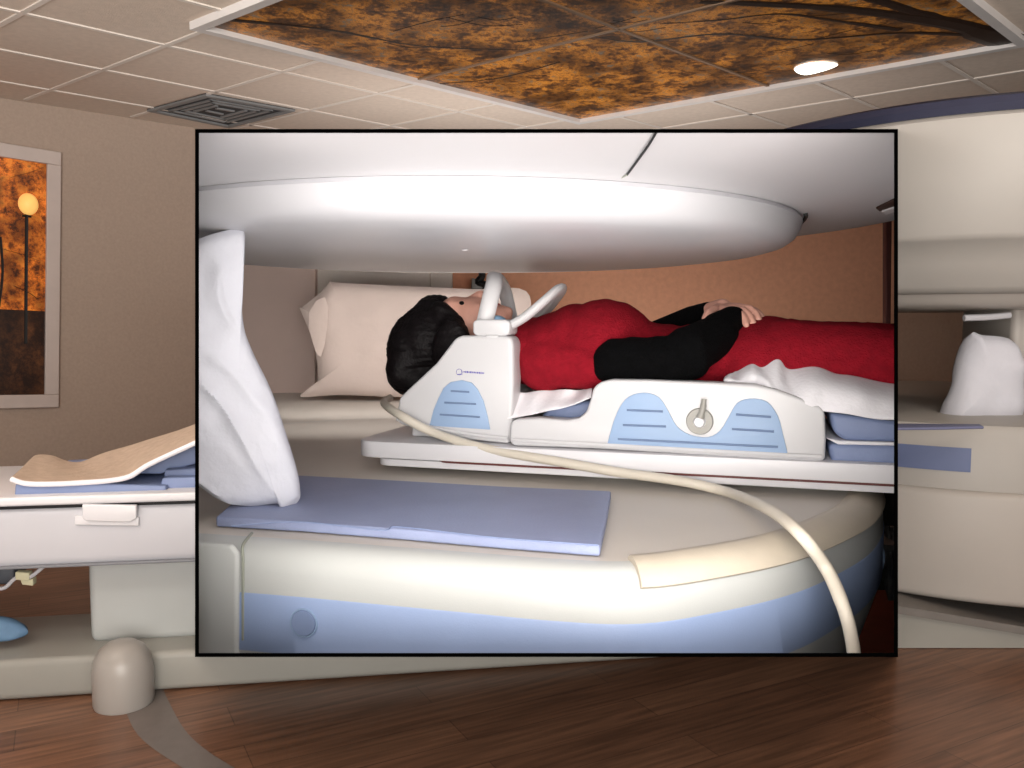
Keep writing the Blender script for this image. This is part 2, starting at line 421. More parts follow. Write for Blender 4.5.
obj('frame', merge(wrect(aL, aR, zTi, zT, .002, .035, .006), wrect(aL, aR, zB, zBi, .002, .035, .006), wrect(aRi, aR, zBi, zTi, .002, .035, .006), wrect(aL, aLi, zBi, zTi, .002, .035, .006)), 'pic_fr', PT, False)
zm = wa(40, 312)[1]
obj('picture_print', wrect(aLi, aRi, zm, zTi, .004, .012), 'park', PT, False)
obj('picture_print', wrect(aLi, aRi, zBi, zm, .004, .0122), 'park_low', PT, False)
pb = bmesh.new(); tube([wp(wa(29, 220)[0], wa(29, 216)[1], .014), wp(wa(29, 220)[0], wa(28, 345)[1], .014)], .014, 8, 2, bm=pb, flat=(1, .2))
tube([wp(wa(25, 217)[0], wa(29, 218)[1], .014), wp(wa(34, 217)[0], wa(29, 218)[1], .014)], .008, 6, 2, bm=pb)
for x0, y0, x1, y1, r in ((44, 168, 12, 180, .006), (44, 300, 20, 288, .01), (0, 250, 44, 262, .006), (6, 310, 4, 240, .012)):
    tube([wp(*wa(x0, y0), .013), wp(*wa((x0+x1)/2+3, (y0+y1)/2), .013), wp(*wa(x1, y1), .013)], r, 6, 4, bm=pb, flat=(1, .15))
obj('lamp_post_print', pb, 'gold', PT)
obj('lamp_glow_print', ell(wp(*wa(30.5, 206), .013), (.055, .055, .065), bm=None), 'lampglow', PT)
# grey inlay arc on the floor
inn = [PZ(x, y, .001) for x, y in ((118, 690), (122, 700), (138, 735), (183, 768), (260, 812), (400, 880))]
out_ = [PZ(x, y, .001) for x, y in ((160, 680), (168, 700), (190, 736), (235, 768), (330, 815), (480, 880))]
ia = crom(inn, 6); oa = crom(out_, 6); bm = bmesh.new(); r1 = [bm.verts.new(p) for p in ia]; r2 = [bm.verts.new(p) for p in oa]
for i in range(len(ia)-1): bm.faces.new((r1[i], r1[i+1], r2[i+1], r2[i]))
obj('trim_2', bm, 'arc', smooth=False, kind='structure')

# ================================================================ BACKGROUND: patient table, left
ang = math.radians(9); ax = Vector((cos(ang), sin(ang), 0)); bk = Vector((-sin(ang), cos(ang), 0))
TB0 = PZ(0, 703, 0)
def B2(px, py, t): return PP(px, py, TB0+bk*t, bk)
TBL = thing('patient_table', 'long white scanner table with pedestal on a low base platform', 'table', Vector((TB0.x+.3, TB0.y+.4, 0)))
# base platform
def row(pts, t): return [B2(x, y, t) for x, y in pts]
L_ = TB0-ax*.9; Rr = TB0+ax*2.35
pts = [L_, Rr, Rr+bk*.42, L_+bk*.42]
bm = prism(pts, (0, 0, .125), .022, 4); bmesh.ops.translate(bm, verts=bm.verts[:], vec=(0, 0, .003))
obj('base_platform', bm, 'base', TBL, clip='out')
ft = PZ(124, 703, 0)
fp = []
for r, z in ((0, 0), (.082, 0), (.086, .012), (.086, .10), (.08, .14), (.066, .168), (.04, .188), (0, .195)): fp.append((r, z))
obj('rounded_foot', lathe(ft.x, ft.y, fp, 32), 'foot', TBL, label='rounded grey foot at the front of the base')
# pedestal
p0 = B2(89, 640, .12); ph0 = .125; pl0 = B2(88, 640, .12)
c0 = Vector((p0.x, p0.y, .12)); pts = [c0, c0+ax*.75, c0+ax*.75+bk*.34, c0+bk*.34]
obj('pedestal', prism(pts, (0, 0, .33), .03, 4), 'ped', TBL, clip='out')
# body of the table top
zb0 = B2(60, 570, .0).z; zb1 = B2(60, 506, .0).z; zt = B2(60, 497, -.01).z
c0 = B2(-140, 560, 0); c0.z = 0
def slab(s0, s1, t0, t1, z0, z1, bev=.01):
    o = Vector((TB0.x, TB0.y, 0)); pts = [o+ax*s0+bk*t0, o+ax*s1+bk*t0, o+ax*s1+bk*t1, o+ax*s0+bk*t1]
    pts = [p+Vector((0, 0, z0)) for p in pts]; return prism(pts, (0, 0, z1-z0), bev, 4)
obj('table_body', slab(-.9, 2, .02, .58, zb0, zb1-.004, .035), 'bed', TBL, clip='out')
obj('table_board', slab(-.9, 2, .0, .6, zb1+.002, zt, .008), 'board', TBL, clip='out')
obj('dark_groove', slab(-.9, 2, .03, .57, zb1-.012, zb1+.004, 0), 'dark', TBL, clip='out')
obj('edge_strip', slab(-.9, 2, .012, .3, zb0+.004, zb0+.012, .003), 'bed_g', TBL, clip='out')
lb = prism([B2(x, y, .019) for x, y in ((84, 503), (138, 504), (138, 517), (132, 521), (88, 520), (84, 517))], -bk*.018, .004)
prism([B2(x, y, .024) for x, y in ((76, 515), (140, 516), (140, 525), (76, 524))], -bk*.014, .003, bm=lb)
obj('latch', lb, 'board', TBL)
# pads and blanket on it
def B3(px, py, t=.05): return B2(px, py, t)
pb_ = prism([B3(x, y) for x, y in ((15, 484), (60, 482), (166, 486), (166, 495.5), (14, 496.5))], bk*.45, .006)
obj('foot_pad', pb_, 'pad2', cat='cushion', label='flat blue pad at the left end of the white patient table')
pb_ = prism([B3(x, y, .08) for x, y in ((162, 478), (200, 477), (204, 494), (158, 494))], bk*.4, .006)
pb_ = prism([B3(x, y, .12) for x, y in ((164, 470), (200, 468), (200, 477), (164, 479))], bk*.35, .006, bm=pb_)
obj('stacked_pad', pb_, 'pad2', clip='out', cat='cushion', label='folded blue pad on the patient table beside the black frame')
pb_ = prism([B3(x, y, .16) for x, y in ((120, 474), (150, 462), (202, 440), (202, 462), (160, 474))], bk*.3, .006)
obj('wedge_cushion', pb_, 'pad2', clip='out', cat='cushion', label='slanted blue wedge cushion under the peach blanket')
top = [(36, 456.5), (50, 455.5), (77, 463), (115, 450), (160, 437), (202, 423)]
bot = [(11, 479), (30, 484), (78, 483), (125, 478), (150, 464), (202, 440)]
o_ = obj('blanket', ribbon([B3(x, y, .42) for x, y in top], [B3(x, y, .045) for x, y in bot], 12, .006), 'peach', clip='out', mods=SOLID(.012), cat='blanket', label='peach blanket with white hem folded over pads on the patient table')
tb = tube([B3(x, y, .042) for x, y in bot], .008, 8, 6)
obj('hem', clip_out(tb), 'cloth_w', o_, label='white hem edge')
# things under the table
cu = B2(8, 570, .3)
bt = tube([B2(x, y, .1) for x, y in ((-30, 570), (-10, 586), (4, 588), (16, 578), (30, 577), (44, 566))], .006, 8, 6)
CB = thing('cable', 'white cable with cream plug hanging under the patient table at far left', 'cable', B2(10, 590, .1))
obj('cord', bt, 'bed', CB)
obj('plug', prism([B2(x, y, .09) for x, y in ((15, 572), (29, 573), (29, 581), (15, 580))], bk*.03, .003, bm=prism([B2(x, y, .11) for x, y in ((20, 580), (33, 579), (33, 586), (22, 585))], bk*.03, .003)), 'plug', CB)
obj('grey_box', prism([B2(x, y, .15) for x, y in ((-40, 568), (14, 568), (14, 580), (8, 585), (-40, 584))], bk*.1, .008), mat('dark_grey_case', (72, 76, 84), .5), None, cat='box', label='dark grey case under the far left end of the patient table')
obj('blue_cloth', puffy([B2(x, y, .12)+Vector((0, 0, 0)) for x, y in ((-60, 618), (-5, 617), (18, 623), (28, 633), (8, 640), (-60, 642))], bk, .08, wr=.02), 'teal', cat='cloth', label='crumpled blue cloth lying on the scanner base platform at far left')

# ================================================================ BACKGROUND: scanner, right
GC = (2.1, 4.0); G = thing('mri_scanner', 'large open cream scanner housing at the right with blue stripe and navy top', 'scanner', (GC[0], GC[1], 0))
def gl(name, prof, m, clip='out', label=None):
    return obj(name, lathe(GC[0], GC[1], [(r, H+z) for r, z in prof], 128), m, G, clip=clip, label=label)
gl('upper_housing', [(0, .735), (1.05, .735), (1.13, .715), (1.15, .695), (1.15, .30), (1.14, .285)], 'gantry')
gl('top_cap', [(0, .80), (1.0, .80), (1.12, .77), (1.145, .76), (1.155, .735), (1.14, .71)], 'navy', label='navy blue upper rim')
gl('upper_underside', [(1.14, .287), (1.135, .278), (1.12, .272), (1.08, .20), (1.04, .12), (1.02, .10), (.98, .095), (.6, .095), (0, .095)], 'gantry')
gl('pole_disc', [(.97, .10), (.96, .085), (.94, .06), (.9, .045), (.8, .04), (0, .04)], 'gantry_w')
gl('lower_housing', [(0, -.36), (1.08, -.36), (1.13, -.37), (1.145, -.39), (1.145, -.60), (1.12, -.62), (1.12, -.99)], 'gantry')
pz0, pz1, pz2 = PY(886, 602, 2.93).z, PY(1024, 625, 2.93).z, PY(1150, 648, 2.93).z
def pl_(dz0, dz1, y0): return prism([Vector((PY(886, 600, 2.93).x, y0, dz0 if dz0 == .002 else pz0+dz0)), Vector((PY(1024, 600, 2.93).x, y0, dz0 if dz0 == .002 else pz1+dz0)), Vector((PY(1150, 600, 2.93).x, y0, dz0 if dz0 == .002 else pz2+dz0)), Vector((PY(1150, 600, 2.93).x, y0, pz2+dz1)), Vector((PY(1024, 600, 2.93).x, y0, pz1+dz1)), Vector((PY(886, 600, 2.93).x, y0, pz0+dz1))], (0, .5, 0))
obj('plinth', pl_(.002, -.02, 2.905), 'base', G, clip='out', smooth=False)
obj('plinth_band', pl_(-.024, .004, 2.89), mat('grey_band', (118, 114, 110), .5), G, clip='out', smooth=False, label='grey skirting line')
# blue stripe: curved patch up to px 971
def cylpatch(px0, px1, z0, z1, r, out=.004, k=20, bm=None):
    bm = bm or bmesh.new()
    def ang_at(px):
        d = ray(px, 460); d = Vector((d.x, d.y)); c = Vector(GC); b_ = d.dot(-c); a_ = d.dot(d); t = (-b_-sqrt(b_*b_-a_*(c.dot(c)-r*r)))/a_; p = d*t-c
        return math.atan2(p.y, p.x)
    a0, a1 = ang_at(px0), ang_at(px1); R_ = r+out
    g = [[bm.verts.new((GC[0]+R_*cos(a0+(a1-a0)*i/k), GC[1]+R_*sin(a0+(a1-a0)*i/k), H+z)) for z in (z0, z1)] for i in range(k+1)]
    for i in range(k): bm.faces.new((g[i][0], g[i+1][0], g[i+1][1], g[i][1]))
    ex = bmesh.ops.extrude_face_region(bm, geom=bm.faces[:]); vs = [v for v in ex['geom'] if isinstance(v, bmesh.types.BMVert)]
    for v in vs:
        d = Vector((GC[0]-v.co.x, GC[1]-v.co.y, 0)).normalized(); v.co += d*(out+.002)
    return bm
obj('blue_stripe', cylpatch(890, 971, -.535, -.45, 1.145), 'blue_gr', G, clip='out', label='blue stripe on the lower housing')
obj('front_cover', evalbm(cylpatch(893, 1100, -1.0, -.60, 1.12, .05), [('BEVEL', dict(width=.03, segments=4, limit_method='ANGLE'))]), 'gantry_w', G, clip='out')
# column at right of the gap
cx_ = PY(1011, 370, 3.3)
obj('column', prism([Vector((cx_.x, 3.3, H-.4)), Vector((cx_.x+.5, 3.3, H-.4)), Vector((cx_.x+.5, 3.8, H-.4)), Vector((cx_.x+.06, 3.8, H-.4))], (0, 0, .62), .03), 'gantry_w', G)
obj('arm_rail', tube([PY(964, 318, 3.2), PY(990, 317, 3.2), PY(1010, 315, 3.2)], .012, 8, 4), 'pole', G, clip='out')
gp = obj('scanner_pad', prism([PZ(x, y, H-.36)for x, y in ((890, 426), (980, 426.5), (984, 429), (940, 430), (890, 430.5))], (0, 0, .009), .004), mat('grey_blue_mat', (104, 108, 138), .6), clip='out', cat='cushion', label='thin grey blue pad lying in front of the right hand pillow')
obj('right_pillow', puffy([PY(x, y, 3.25) for x, y in ((972, 333), (982, 335), (1014, 342), (1020, 380), (1018, 424), (980, 426), (945, 424), (943, 418), (955, 385), (965, 350))], (-.2, 1, 0), .14, wr=.02, freq=6), 'cloth', cat='pillow', label='white pillow standing upright on the right hand scanner')
# small note: base post under frame
# ================================================================ ADDED BOOTH around the inner scene
BO = thing('black_frame', 'thin black border of the close patient view, rim of an added booth', 'frame', PY(547, 656, .96))
def ringpts(x0, x1, y0, y1, Y): return [PY(x0, y0, Y), PY(x1, y0, Y), PY(x1, y1, Y), PY(x0, y1, Y)]
bm = bmesh.new(); o4 = [ringpts(195, 898, 129, 657, y) for y in (.95, .962)]; i4 = [ringpts(199, 894, 133, 653, .95), ringpts(199, 894, 133, 653, .962)]
for i in range(4):
    j = (i+1) % 4
    vs = [bm.verts.new(p) for p in (o4[0][i], o4[0][j], i4[0][j], i4[0][i], o4[1][i], o4[1][j], i4[1][j], i4[1][i])]
    for f in ((0, 1, 2, 3), (4, 5, 6, 7), (0, 1, 5, 4), (3, 2, 6, 7), (0, 3, 7, 4), (1, 2, 6, 5)): bm.faces.new([vs[k] for k in f])
obj('rim', bm, 'rim', BO, False)
YB = 4.12
def liner(a, b, name):
    n = fplane(a, b, (547, 393)); pts = [PY(*a, .962), PY(*b, .962), PY(*b, YB), PY(*a, YB)]
    bm = prism(pts, -n*.0015)
    bmesh.ops.bisect_plane(bm, geom=bm.verts[:]+bm.edges[:]+bm.faces[:], plane_co=(0, 0, .003), plane_no=(0, 0, 1), clear_inner=True)
    obj('booth_panel', bm, 'liner', BO, False)  # added booth wall, keeps room light off the inner scene
q = .3
liner((X0-q, Y0-q), (X0-q, Y1+q), 'l'); liner((X1+q, Y0-q), (X1+q, Y1+q), 'r'); liner((X0-q, Y0-q), (X1+q, Y0-q), 't'); liner((X0-q, Y1+q), (X1+q, Y1+q), 'b')

# ================================================================ INNER SCENE
MC = (-.11, 1.97)
DZ = H-.33   # lower magnet top
# back wall and things on it
pts = [PY(150, 100, 4.05), PY(950, 100, 4.05)]; zz = (0, H+.95)
obj('wall_inner', prism([Vector((pts[0].x, 4.05, 0.002)), Vector((pts[1].x, 4.05, 0.002)), Vector((pts[1].x, 4.05, zz[1])), Vector((pts[0].x, 4.05, zz[1]))], (0, .05, 0)), 'salmon', smooth=False, clip='in', kind='structure')
# pale panel standing left
obj('pale_screen', prism([PY(x, y, 3.85) for x, y in ((190, 255), (312, 262), (315, 262), (315, 640), (190, 640))], (0, .08, 0), .004), 'panel', clip='in', cat='panel', label='pale pink panel standing behind the two pillows')
obj('white_ledge', merge(prism([PY(x, y, 3.9) for x, y in ((316, 261), (430, 264), (430, 640), (316, 640))], (0, .06, 0), .003), prism([PY(x, y, 3.93) for x, y in ((429, 265), (452, 265), (452, 640), (429, 640))], (0, .05, 0), .003)), 'panel_w', clip='in', cat='panel', label='off white panel above the cream pillow')
wt = thing('wall_fitting', 'small black bracket fixed on the salmon wall above the face', 'bracket', PY(477, 290, 4.04))
obj('plate', prism([PY(x, y, 4.0) for x, y in ((472, 278), (482, 280), (483, 289), (471, 289))], (0, .03, 0), .003), 'silver', wt)
obj('hook', tube([PY(x, y, 3.99) for x, y in ((472, 267), (480, 268), (482, 276), (478, 282), (486, 285), (485, 291))], .016, 8, 5), 'dark', wt)
obj('dark_post', prism([PY(x, y, 3.2) for x, y in ((886, 215), (892, 214), (890, 402), (886, 402))], (0, .03, 0), .002), 'post', clip='in', cat='post', label='thin dark vertical post at right end of the salmon wall')
# upper magnet
U = thing('upper_magnet', 'white round upper magnet housing hanging over the patient', 'magnet', (MC[0], MC[1], H+.14))
def ul(name, prof, m, label=None, seg=160): return obj(name, lathe(MC[0], MC[1], [(r, H+z) for r, z in prof], seg), m, U, clip='in', label=label, ang=30)
ul('housing', [(.60, .205), (.72, .206), (.734, .2075), (.742, .2095), (.76, .2135), (.80, .2165), (.86, .221), (.95, .228), (1.02, .236), (1.045, .248), (1.055, .28), (1.10, .34), (1.25, .50), (1.3, .8)], 'shell')
ul('pole_disc', [(0, .136), (.5, .138), (.62, .142), (.675, .148), (.705, .156), (.722, .168), (.732, .185), (.736, .199), (.732, .2065), (.70, .212)], 'pole')
# seam and markers
sm = [PP(x, y, Vector((0, 0, H+z)), Vector((0, 0, 1))) for x, y, z in ((657, 131, .2275), (648, 146, .2215), (638, 160, .2175), (627, 175, .2115))]
obj('seam', tube(sm, .0018, 6, 4), 'dark', U, clip='in')
obj('seam', tube([PZ(x, y, H+.2105) for x, y in ((627, 175), (618, 179), (604, 181))], .0012, 6, 4), 'groove', U, clip='in')
for x, y, z, w_, h_ in ((735, 195.5, .22, 7, 1.2), (692, 236, .2, 5, .8), (777, 237, .2, 5, .8), (465, 250, .13, 4, 1)):
    zc = H+{.22: .2185, .2: .225, .13: .1365}[z]; p = PZ(x, y, zc); s = (p-EYE).length/F
    obj('marker', ell(p, (w_*s*.9, w_*s*.8, .0018), u=12, v=6), 'board', U, clip='in')
sl = prism([PZ(x, y, H+.222) for x, y in ((876, 207), (897, 197), (897, 205), (880, 210))], (0, 0, -.003), 0)
obj('slot', sl, mat('slot_brown', (60, 40, 34), .6), U, False, clip='in')
obj('slot_light', prism([PZ(x, y, H+.22) for x, y in ((882, 210), (897, 205), (897, 209), (886, 213))], (0, 0, -.004), 0), 'board', U, False, clip='in')
gp_ = [(MC[0]+.741*cos(a), MC[1]+.741*sin(a), H+.209) for a in [math.radians(-22+i*3) for i in range(9)]]
obj('gap', tube(gp_, .0045, 6, 1), 'dark', U, clip='in', label='dark gap at the right end of the disc')
# lower magnet: outline loft
o_px = [(856, 487), (842, 508), (800, 528), (757, 541.5), (695, 553), (630, 561), (560, 559), (480, 553), (400, 547), (320, 541), (243, 536)]
O = [PZ(x, y, DZ) for x, y in o_px]
lastd = (O[-1]-O[-2]).normalized(); O += [O[-1]+lastd*.2, O[-1]+lastd*.5, O[-1]+lastd*1.0]
# right and rear part: arc about MC
rear = []
a0 = math.atan2(O[0].y-MC[1], O[0].x-MC[0]); r0 = (O[0].xy-Vector(MC)).length
for i in range(1, 12):
    a_ = a0+math.radians(14*i); rr = r0+(.95-r0)*i/11
    rear.append(Vector((MC[0]+rr*cos(a_)*1.0, MC[1]+rr*sin(a_)*1.0, DZ)))
rear = rear[::-1]
back_l = [Vector((-1.6, rear[0].y+.0, DZ)), Vector((-1.6, 2.0, DZ))]
line = rear+O
line = crom(line, 6)
def offs(line, d):
    out = []
    for i, p in enumerate(line):
        t = (line[min(i+1, len(line)-1)]-line[max(i-1, 0)]).normalized(); n = Vector((t.y, -t.x, 0))
        c = Vector((MC[0], MC[1]+.1, 0)); 
        if n.dot(Vector((p.x-c.x, p.y-c.y, 0))) < 0: n = -n
        out.append(p+n*d)
    return out
def loft(prof, sel=None, bm=None):
    bm = bm or bmesh.new(); rings = []
    for d, z in prof:
        l = offs(line, d); l = l if sel is None else l[sel[0]:sel[1]]
        rings.append([bm.verts.new((p.x, p.y, H+z)) for p in l])
    for a, b in zip(rings, rings[1:]):
        for j in range(len(a)-1): bm.faces.new((a[j], a[j+1], b[j+1], b[j]))
    return bm, rings
LM = thing('lower_magnet', 'wide rounded lower magnet housing in white with a blue band', 'magnet', (MC[0], MC[1], 0))
bm = bmesh.new(); l0 = offs(line, 0)
cv = [bm.verts.new(p) for p in l0]+[bm.verts.new(Vector((-1.7, l0[-1].y, DZ))), bm.verts.new(Vector((-1.7, 3.9, DZ))), bm.verts.new(Vector((l0[0].x, 3.9, DZ)))]
bm.faces.new(cv); bmesh.ops.triangulate(bm, faces=bm.faces[:])
# rear shelf runs back to the wall under the pillow
obj('top_surface', bm, 'top_surface', LM, clip='in', smooth=False, label='flat beige grey top surface')
ledge = prism([Vector((-1.7, 2.7, DZ-.10)), Vector((1.05, 2.7, DZ-.10)), Vector((1.0, 3.84, DZ-.10)), Vector((-1.7, 3.84, DZ-.10))], (0, 0, .0985))
obj('rear_shelf', ledge, 'top_surface', LM, clip='in', smooth=False)
bm, _ = loft([(0, -.33), (.012, -.3305), (.026, -.334), (.038, -.341), (.046, -.352), (.05, -.368), (.052, -.40)])
obj('shoulder', bm, 'shell_low', LM, clip='in')
bm, _ = loft([(.052, -.3995), (.0535, -.402), (.053, -.485), (.051, -.488)])
obj('blue_band', bm, 'blue_band', LM, clip='in', label='blue band around the side')
bm, _ = loft([(.052, -.487), (.0, -.66), (-.08, -.9), (-.12, -1.147)])
obj('lower_side', bm, 'shell_low', LM, clip='in')
# beige bumper strip
i0 = next(i for i, p in enumerate(line) if (p-O[0]).length < 1e-4)-14
i1 = next(i for i, p in enumerate(line) if (p-O[5]).length < 1e-4)+1
bm, rg = loft([(-.012, -.329), (-.004, -.322), (.012, -.3205), (.034, -.328), (.049, -.340), (.054, -.350), (.049, -.354)], (i0, i1))
for k in (0, -1): bm.faces.new([r[k] for r in rg])
obj('bumper_strip', bm, 'beige', LM, clip='in', label='beige padded strip along the rounded edge')
# separate cover at left, seam, button
def onside(px, py, d):   # ray to the straight front face offset d
    p0 = O[-3]; t = (O[-1]-O[-3]).normalized(); n = Vector((t.y, -t.x, 0)); n = n if n.y < 0 else -n
    return PP(px, py, p0+n*d, n), n
n_ = onside(243, 560, .05)[1]
seam = [onside(243, y, d)[0] for y, d in ((640, .052), (600, .053), (560, .051), (545, .042))]+[onside(250, 536, .012)[0]]
seam[-1] = PZ(252, 533, DZ+.001)
obj('seam', tube(seam, .0022, 8, 6), 'groove', LM, clip='in')
cov = prism([onside(x, y, .048)[0] for x, y in ((185, 538), (235, 543), (242, 552), (241, 670), (185, 670))], n_*.012, .006, 4)
obj('end_cover', cov, 'shell_low', LM, clip='in')
bc, _ = onside(305, 622, .051)
R = n_.to_track_quat('Z', 'Y').to_matrix().to_4x4()
bm = bmesh.new(); bmesh.ops.create_cone(bm, cap_ends=True, segments=36, radius1=.0205, radius2=.018, depth=.008, matrix=Matrix.Translation(bc+n_*.003)@R)
obj('round_cap', bm, mat('blue_cap', (128, 146, 182), .5), LM, clip='in', label='round blue cap on the blue band')
bm = tube([bc+n_*.004+(R.to_3x3()@Vector((cos(a)*.0205, sin(a)*.0205, 0))) for a in [i*pi/16 for i in range(33)]], .0015, 6, 1)
obj('cap_ring', bm, 'decal', LM)
# handle at right of band
obj('side_handle', tube([PY(880, 548, 1.6), PY(882, 556, 1.6), PY(880, 568, 1.6)], .006, 8, 4), 'decal', LM, clip='in')
# blue mat on the magnet
mz = DZ+.0015
mp_ = [(216, 527), (240, 505), (281, 482.5), (400, 489), (500, 495), (611, 500), (606, 530), (600, 557), (500, 549), (400, 540), (300, 532)]
mm = crom([PZ(x, y, mz+.012) for x, y in mp_[:3]], 1)
bm = prism([PZ(x, y, mz) for x, y in mp_], (0, 0, .017), .004)
bmesh.ops.subdivide_edges(bm, edges=[e for e in bm.edges if e.calc_length() > .05], cuts=3)
bmt = evalbm(bm, [('BEVEL', dict(width=.002, segments=2))])
mt_o = obj('blue_mat', bmt, 'pad', clip='in', cat='mat', label='flat grey blue foam mat lying on the lower magnet')
obj('fold_line', tube([PZ(x, y, mz+.0175) for x, y in ((232, 526), (300, 522), (380, 530), (400, 527), (500, 538), (598, 545))], .0012, 6, 6), 'pad2', mt_o)
# front pillow, cream pillow
PN = Vector((-.3, 1, -.02)).normalized()
def PF(x, y): return PP(x, y, PZ(280, 508, DZ+.012), PN)
bm = puffy([PF(x, y) for x, y in ((120, 262), (160, 246), (196, 240), (215, 234), (236, 229), (243, 230), (245, 240), (241, 262), (243, 320), (252, 350), (272, 392), (288, 440), (297, 470), (300, 488), (299, 500), (286, 511), (281, 510), (277, 503), (250, 506), (220, 500), (190, 480), (120, 440))], PN, .07, 26, .008, 11, 2)
bm = evalbm(bm, [('SUBSURF', dict(levels=1))])
cen = PF(190, 370)
for v in bm.verts:
    c = v.co-cen; u_ = c.x*.8+c.z*.6; w_ = -c.x*.6+c.z*.8
    d = .010*(1-abs(noise.noise(Vector((u_*14+2*noise.noise(Vector((u_*4, w_*4, 5))), w_*3, 1))))*2)**3+.006*noise.noise(Vector((u_*30, w_*7, 3)))
    v.co -= PN*d*min(1, max(0, (300-512-((v.co.x/v.co.y)*850))/25))
obj('front_pillow', bm, 'cloth', clip='in', cat='pillow', label='white pillow leaning upright in the left foreground by the frame')
bm = puffy([PY(x, y, 3.45) for x, y in ((300, 309), (301, 308), (316, 296), (330, 282), (332, 282), (380, 285), (470, 289), (526, 291), (528, 330), (520, 380), (470, 396), (400, 397), (340, 395), (302, 397), (306, 390), (318, 384), (314, 345))], (0, 1, 0), .08, 14, .02, 5, 7)
obj('cream_pillow', bm, 'cloth_p', clip='in', cat='pillow', label='cream pillow standing against the pale panel behind the head')
bm = bmesh.new()
# folded corner flap of its case
for p in (PY(301, 310, 3.41), PY(331, 283, 3.405), PY(329, 325, 3.40), PY(321, 372, 3.405), PY(313, 345, 3.40)): bm.verts.new(p)
bm.verts.ensure_lookup_table(); bm.faces.new(bm.verts[:])
obj('case_flap', bm, 'cloth_p', bpy.data.objects['cream_pillow'], mods=SOLID(.01))

# ---------------------------------------------------------------- sliding table with local frame
TH = math.radians(17); ta = Vector((cos(TH), -sin(TH), 0)); tb_ = Vector((sin(TH), cos(TH), 0)); up = Vector((0, 0, 1))
TZ = H-.26; T0 = PZ(359, 441, TZ)
def T(s, t, h): return T0+ta*s+tb_*t+up*h
def B(px, py, t): return PP(px, py, T0+tb_*t, tb_)
def loc(p): d = p-T0; return d.dot(ta), d.dot(tb_), d.z
ST = thing('sliding_table', 'white two layer sliding table board carrying patient and coils', 'table', T(.6, .25, -.055))
def tslab(s0, s1, t0, t1, h0, h1, bev, cr=.05):
    pts = []
    for cs, ct, a0_ in ((s0+cr, t0+cr, 180), (s1-.001, t0+.001, 270), (s1-.001, t1-.001, 0), (s0+cr, t1-cr, 90)):
        r = cr if cs < s1-.1 else .001
        for i in range(7):
            a = math.radians(a0_+i*15); pts.append(T(cs+r*cos(a), ct+r*sin(a), h0))
    return prism(pts, up*(h1-h0), bev, 3)
obj('upper_board', tslab(-.015, 1.6, 0, .54, -.034, 0, .008), 'board', ST, clip='in')
obj('lower_board', tslab(.03, 1.6, .008, .53, -.052, -.0375, .004, .04), 'board', ST, clip='in')
obj('dark_line', tslab(.17, 1.6, .001, .5, -.0385, -.0335, 0, .04), 'red_line', ST, clip='in', label='dark red line between the two boards')
obj('support', tslab(.45, 1.0, .1, .45, -.0705, -.052, .004, .04), 'shell_low', ST, clip='in')

# head coil
HC = thing('head_coil', 'white head and neck coil with two open loops around the face', 'coil', B(450, 440, .2))
hp = [(398, 424), (396.5, 412), (399, 398), (408, 389), (422, 376), (436, 363), (449, 346), (455, 338), (462, 335.5), (500, 336), (509, 336), (513, 342), (513.5, 380), (512, 420), (509, 444), (470, 440), (430, 433)]
fr = [B(x, y, .045) for x, y in hp]
bmh = prism(fr, tb_*.06, .009, 4)
# far cheek of the coil and cradle between, with the head resting in it
fr2 = [T(loc(p)[0], .40, loc(p)[2]) for p in fr]
obj('side_wall', prism(fr2, tb_*.06, .009, 4), 'coil', HC)
lo = []
for p in fr:
    s, t, h = loc(p); lo.append(T(s, .1, min(h, .055)))
obj('side_wall', bmh, 'coil', HC)
obj('cradle_floor', prism([T(loc(fr[0])[0]+.01, .1, .002), T(loc(fr[14])[0]-.01, .1, .002), T(loc(fr[14])[0]-.01, .1, .03), T(loc(fr[0])[0]+.01, .1, .03)], tb_*.3), 'coil', HC)
obj('lip', tube([B(x, y, .041) for x, y in ((397, 419), (430, 427), (470, 434), (508, 438.5))], .004, 8, 5), 'coil', HC)
dp = [(430, 425.5), (434, 410), (439, 398), (444, 388), (451, 382), (462, 380), (472, 382.5), (478, 389), (484, 401), (488, 416), (490.5, 429.5)]
dpc = [B(x, y, .0455) for x, y in dp]
obj('blue_panel', prism(dpc, -tb_*.004, .001, 2), 'decal', HC, label='blue ribbed panel')
bars = bmesh.new()
for a, b in (((451, 391), (469, 392)), ((444.5, 402.5), (476, 404)), ((440, 414.5), (480, 417))): tube([B(*a, .0405), B(*b, .0405)], .0022, 6, 2, bm=bars)
obj('rib', bars, 'decal_d', HC)
# faint small printed mark: ring and a line of tiny letters
lg = tube([B(459.3+3*cos(a), 372+3*sin(a), .0445) for a in [i*pi/8 for i in range(17)]], .0005, 6, 1)
tube([B(457, 374.5, .0445), B(461.5, 374, .0445)], .0008, 6, 1, bm=lg); tube([B(461.5, 370, .0445), B(462, 375, .0445)], .0005, 6, 1, bm=lg)
random.seed(9); x = 463.6
while x < 484:
    w_ = random.uniform(.7, 1.5); y = 371.6+(x-463)*.07
    h_ = random.choice((2.2, 1.7, 1.9)); prism([B(x, y-h_/2+.3, .0446), B(x+w_, y-h_/2+.3, .0446), B(x+w_, y+h_/2, .0446), B(x, y+h_/2, .0446)], -tb_*.0006, bm=lg); x += w_+.55
obj('printed_mark', lg, 'ink', HC, False, label='tiny purple printed emblem and lettering')
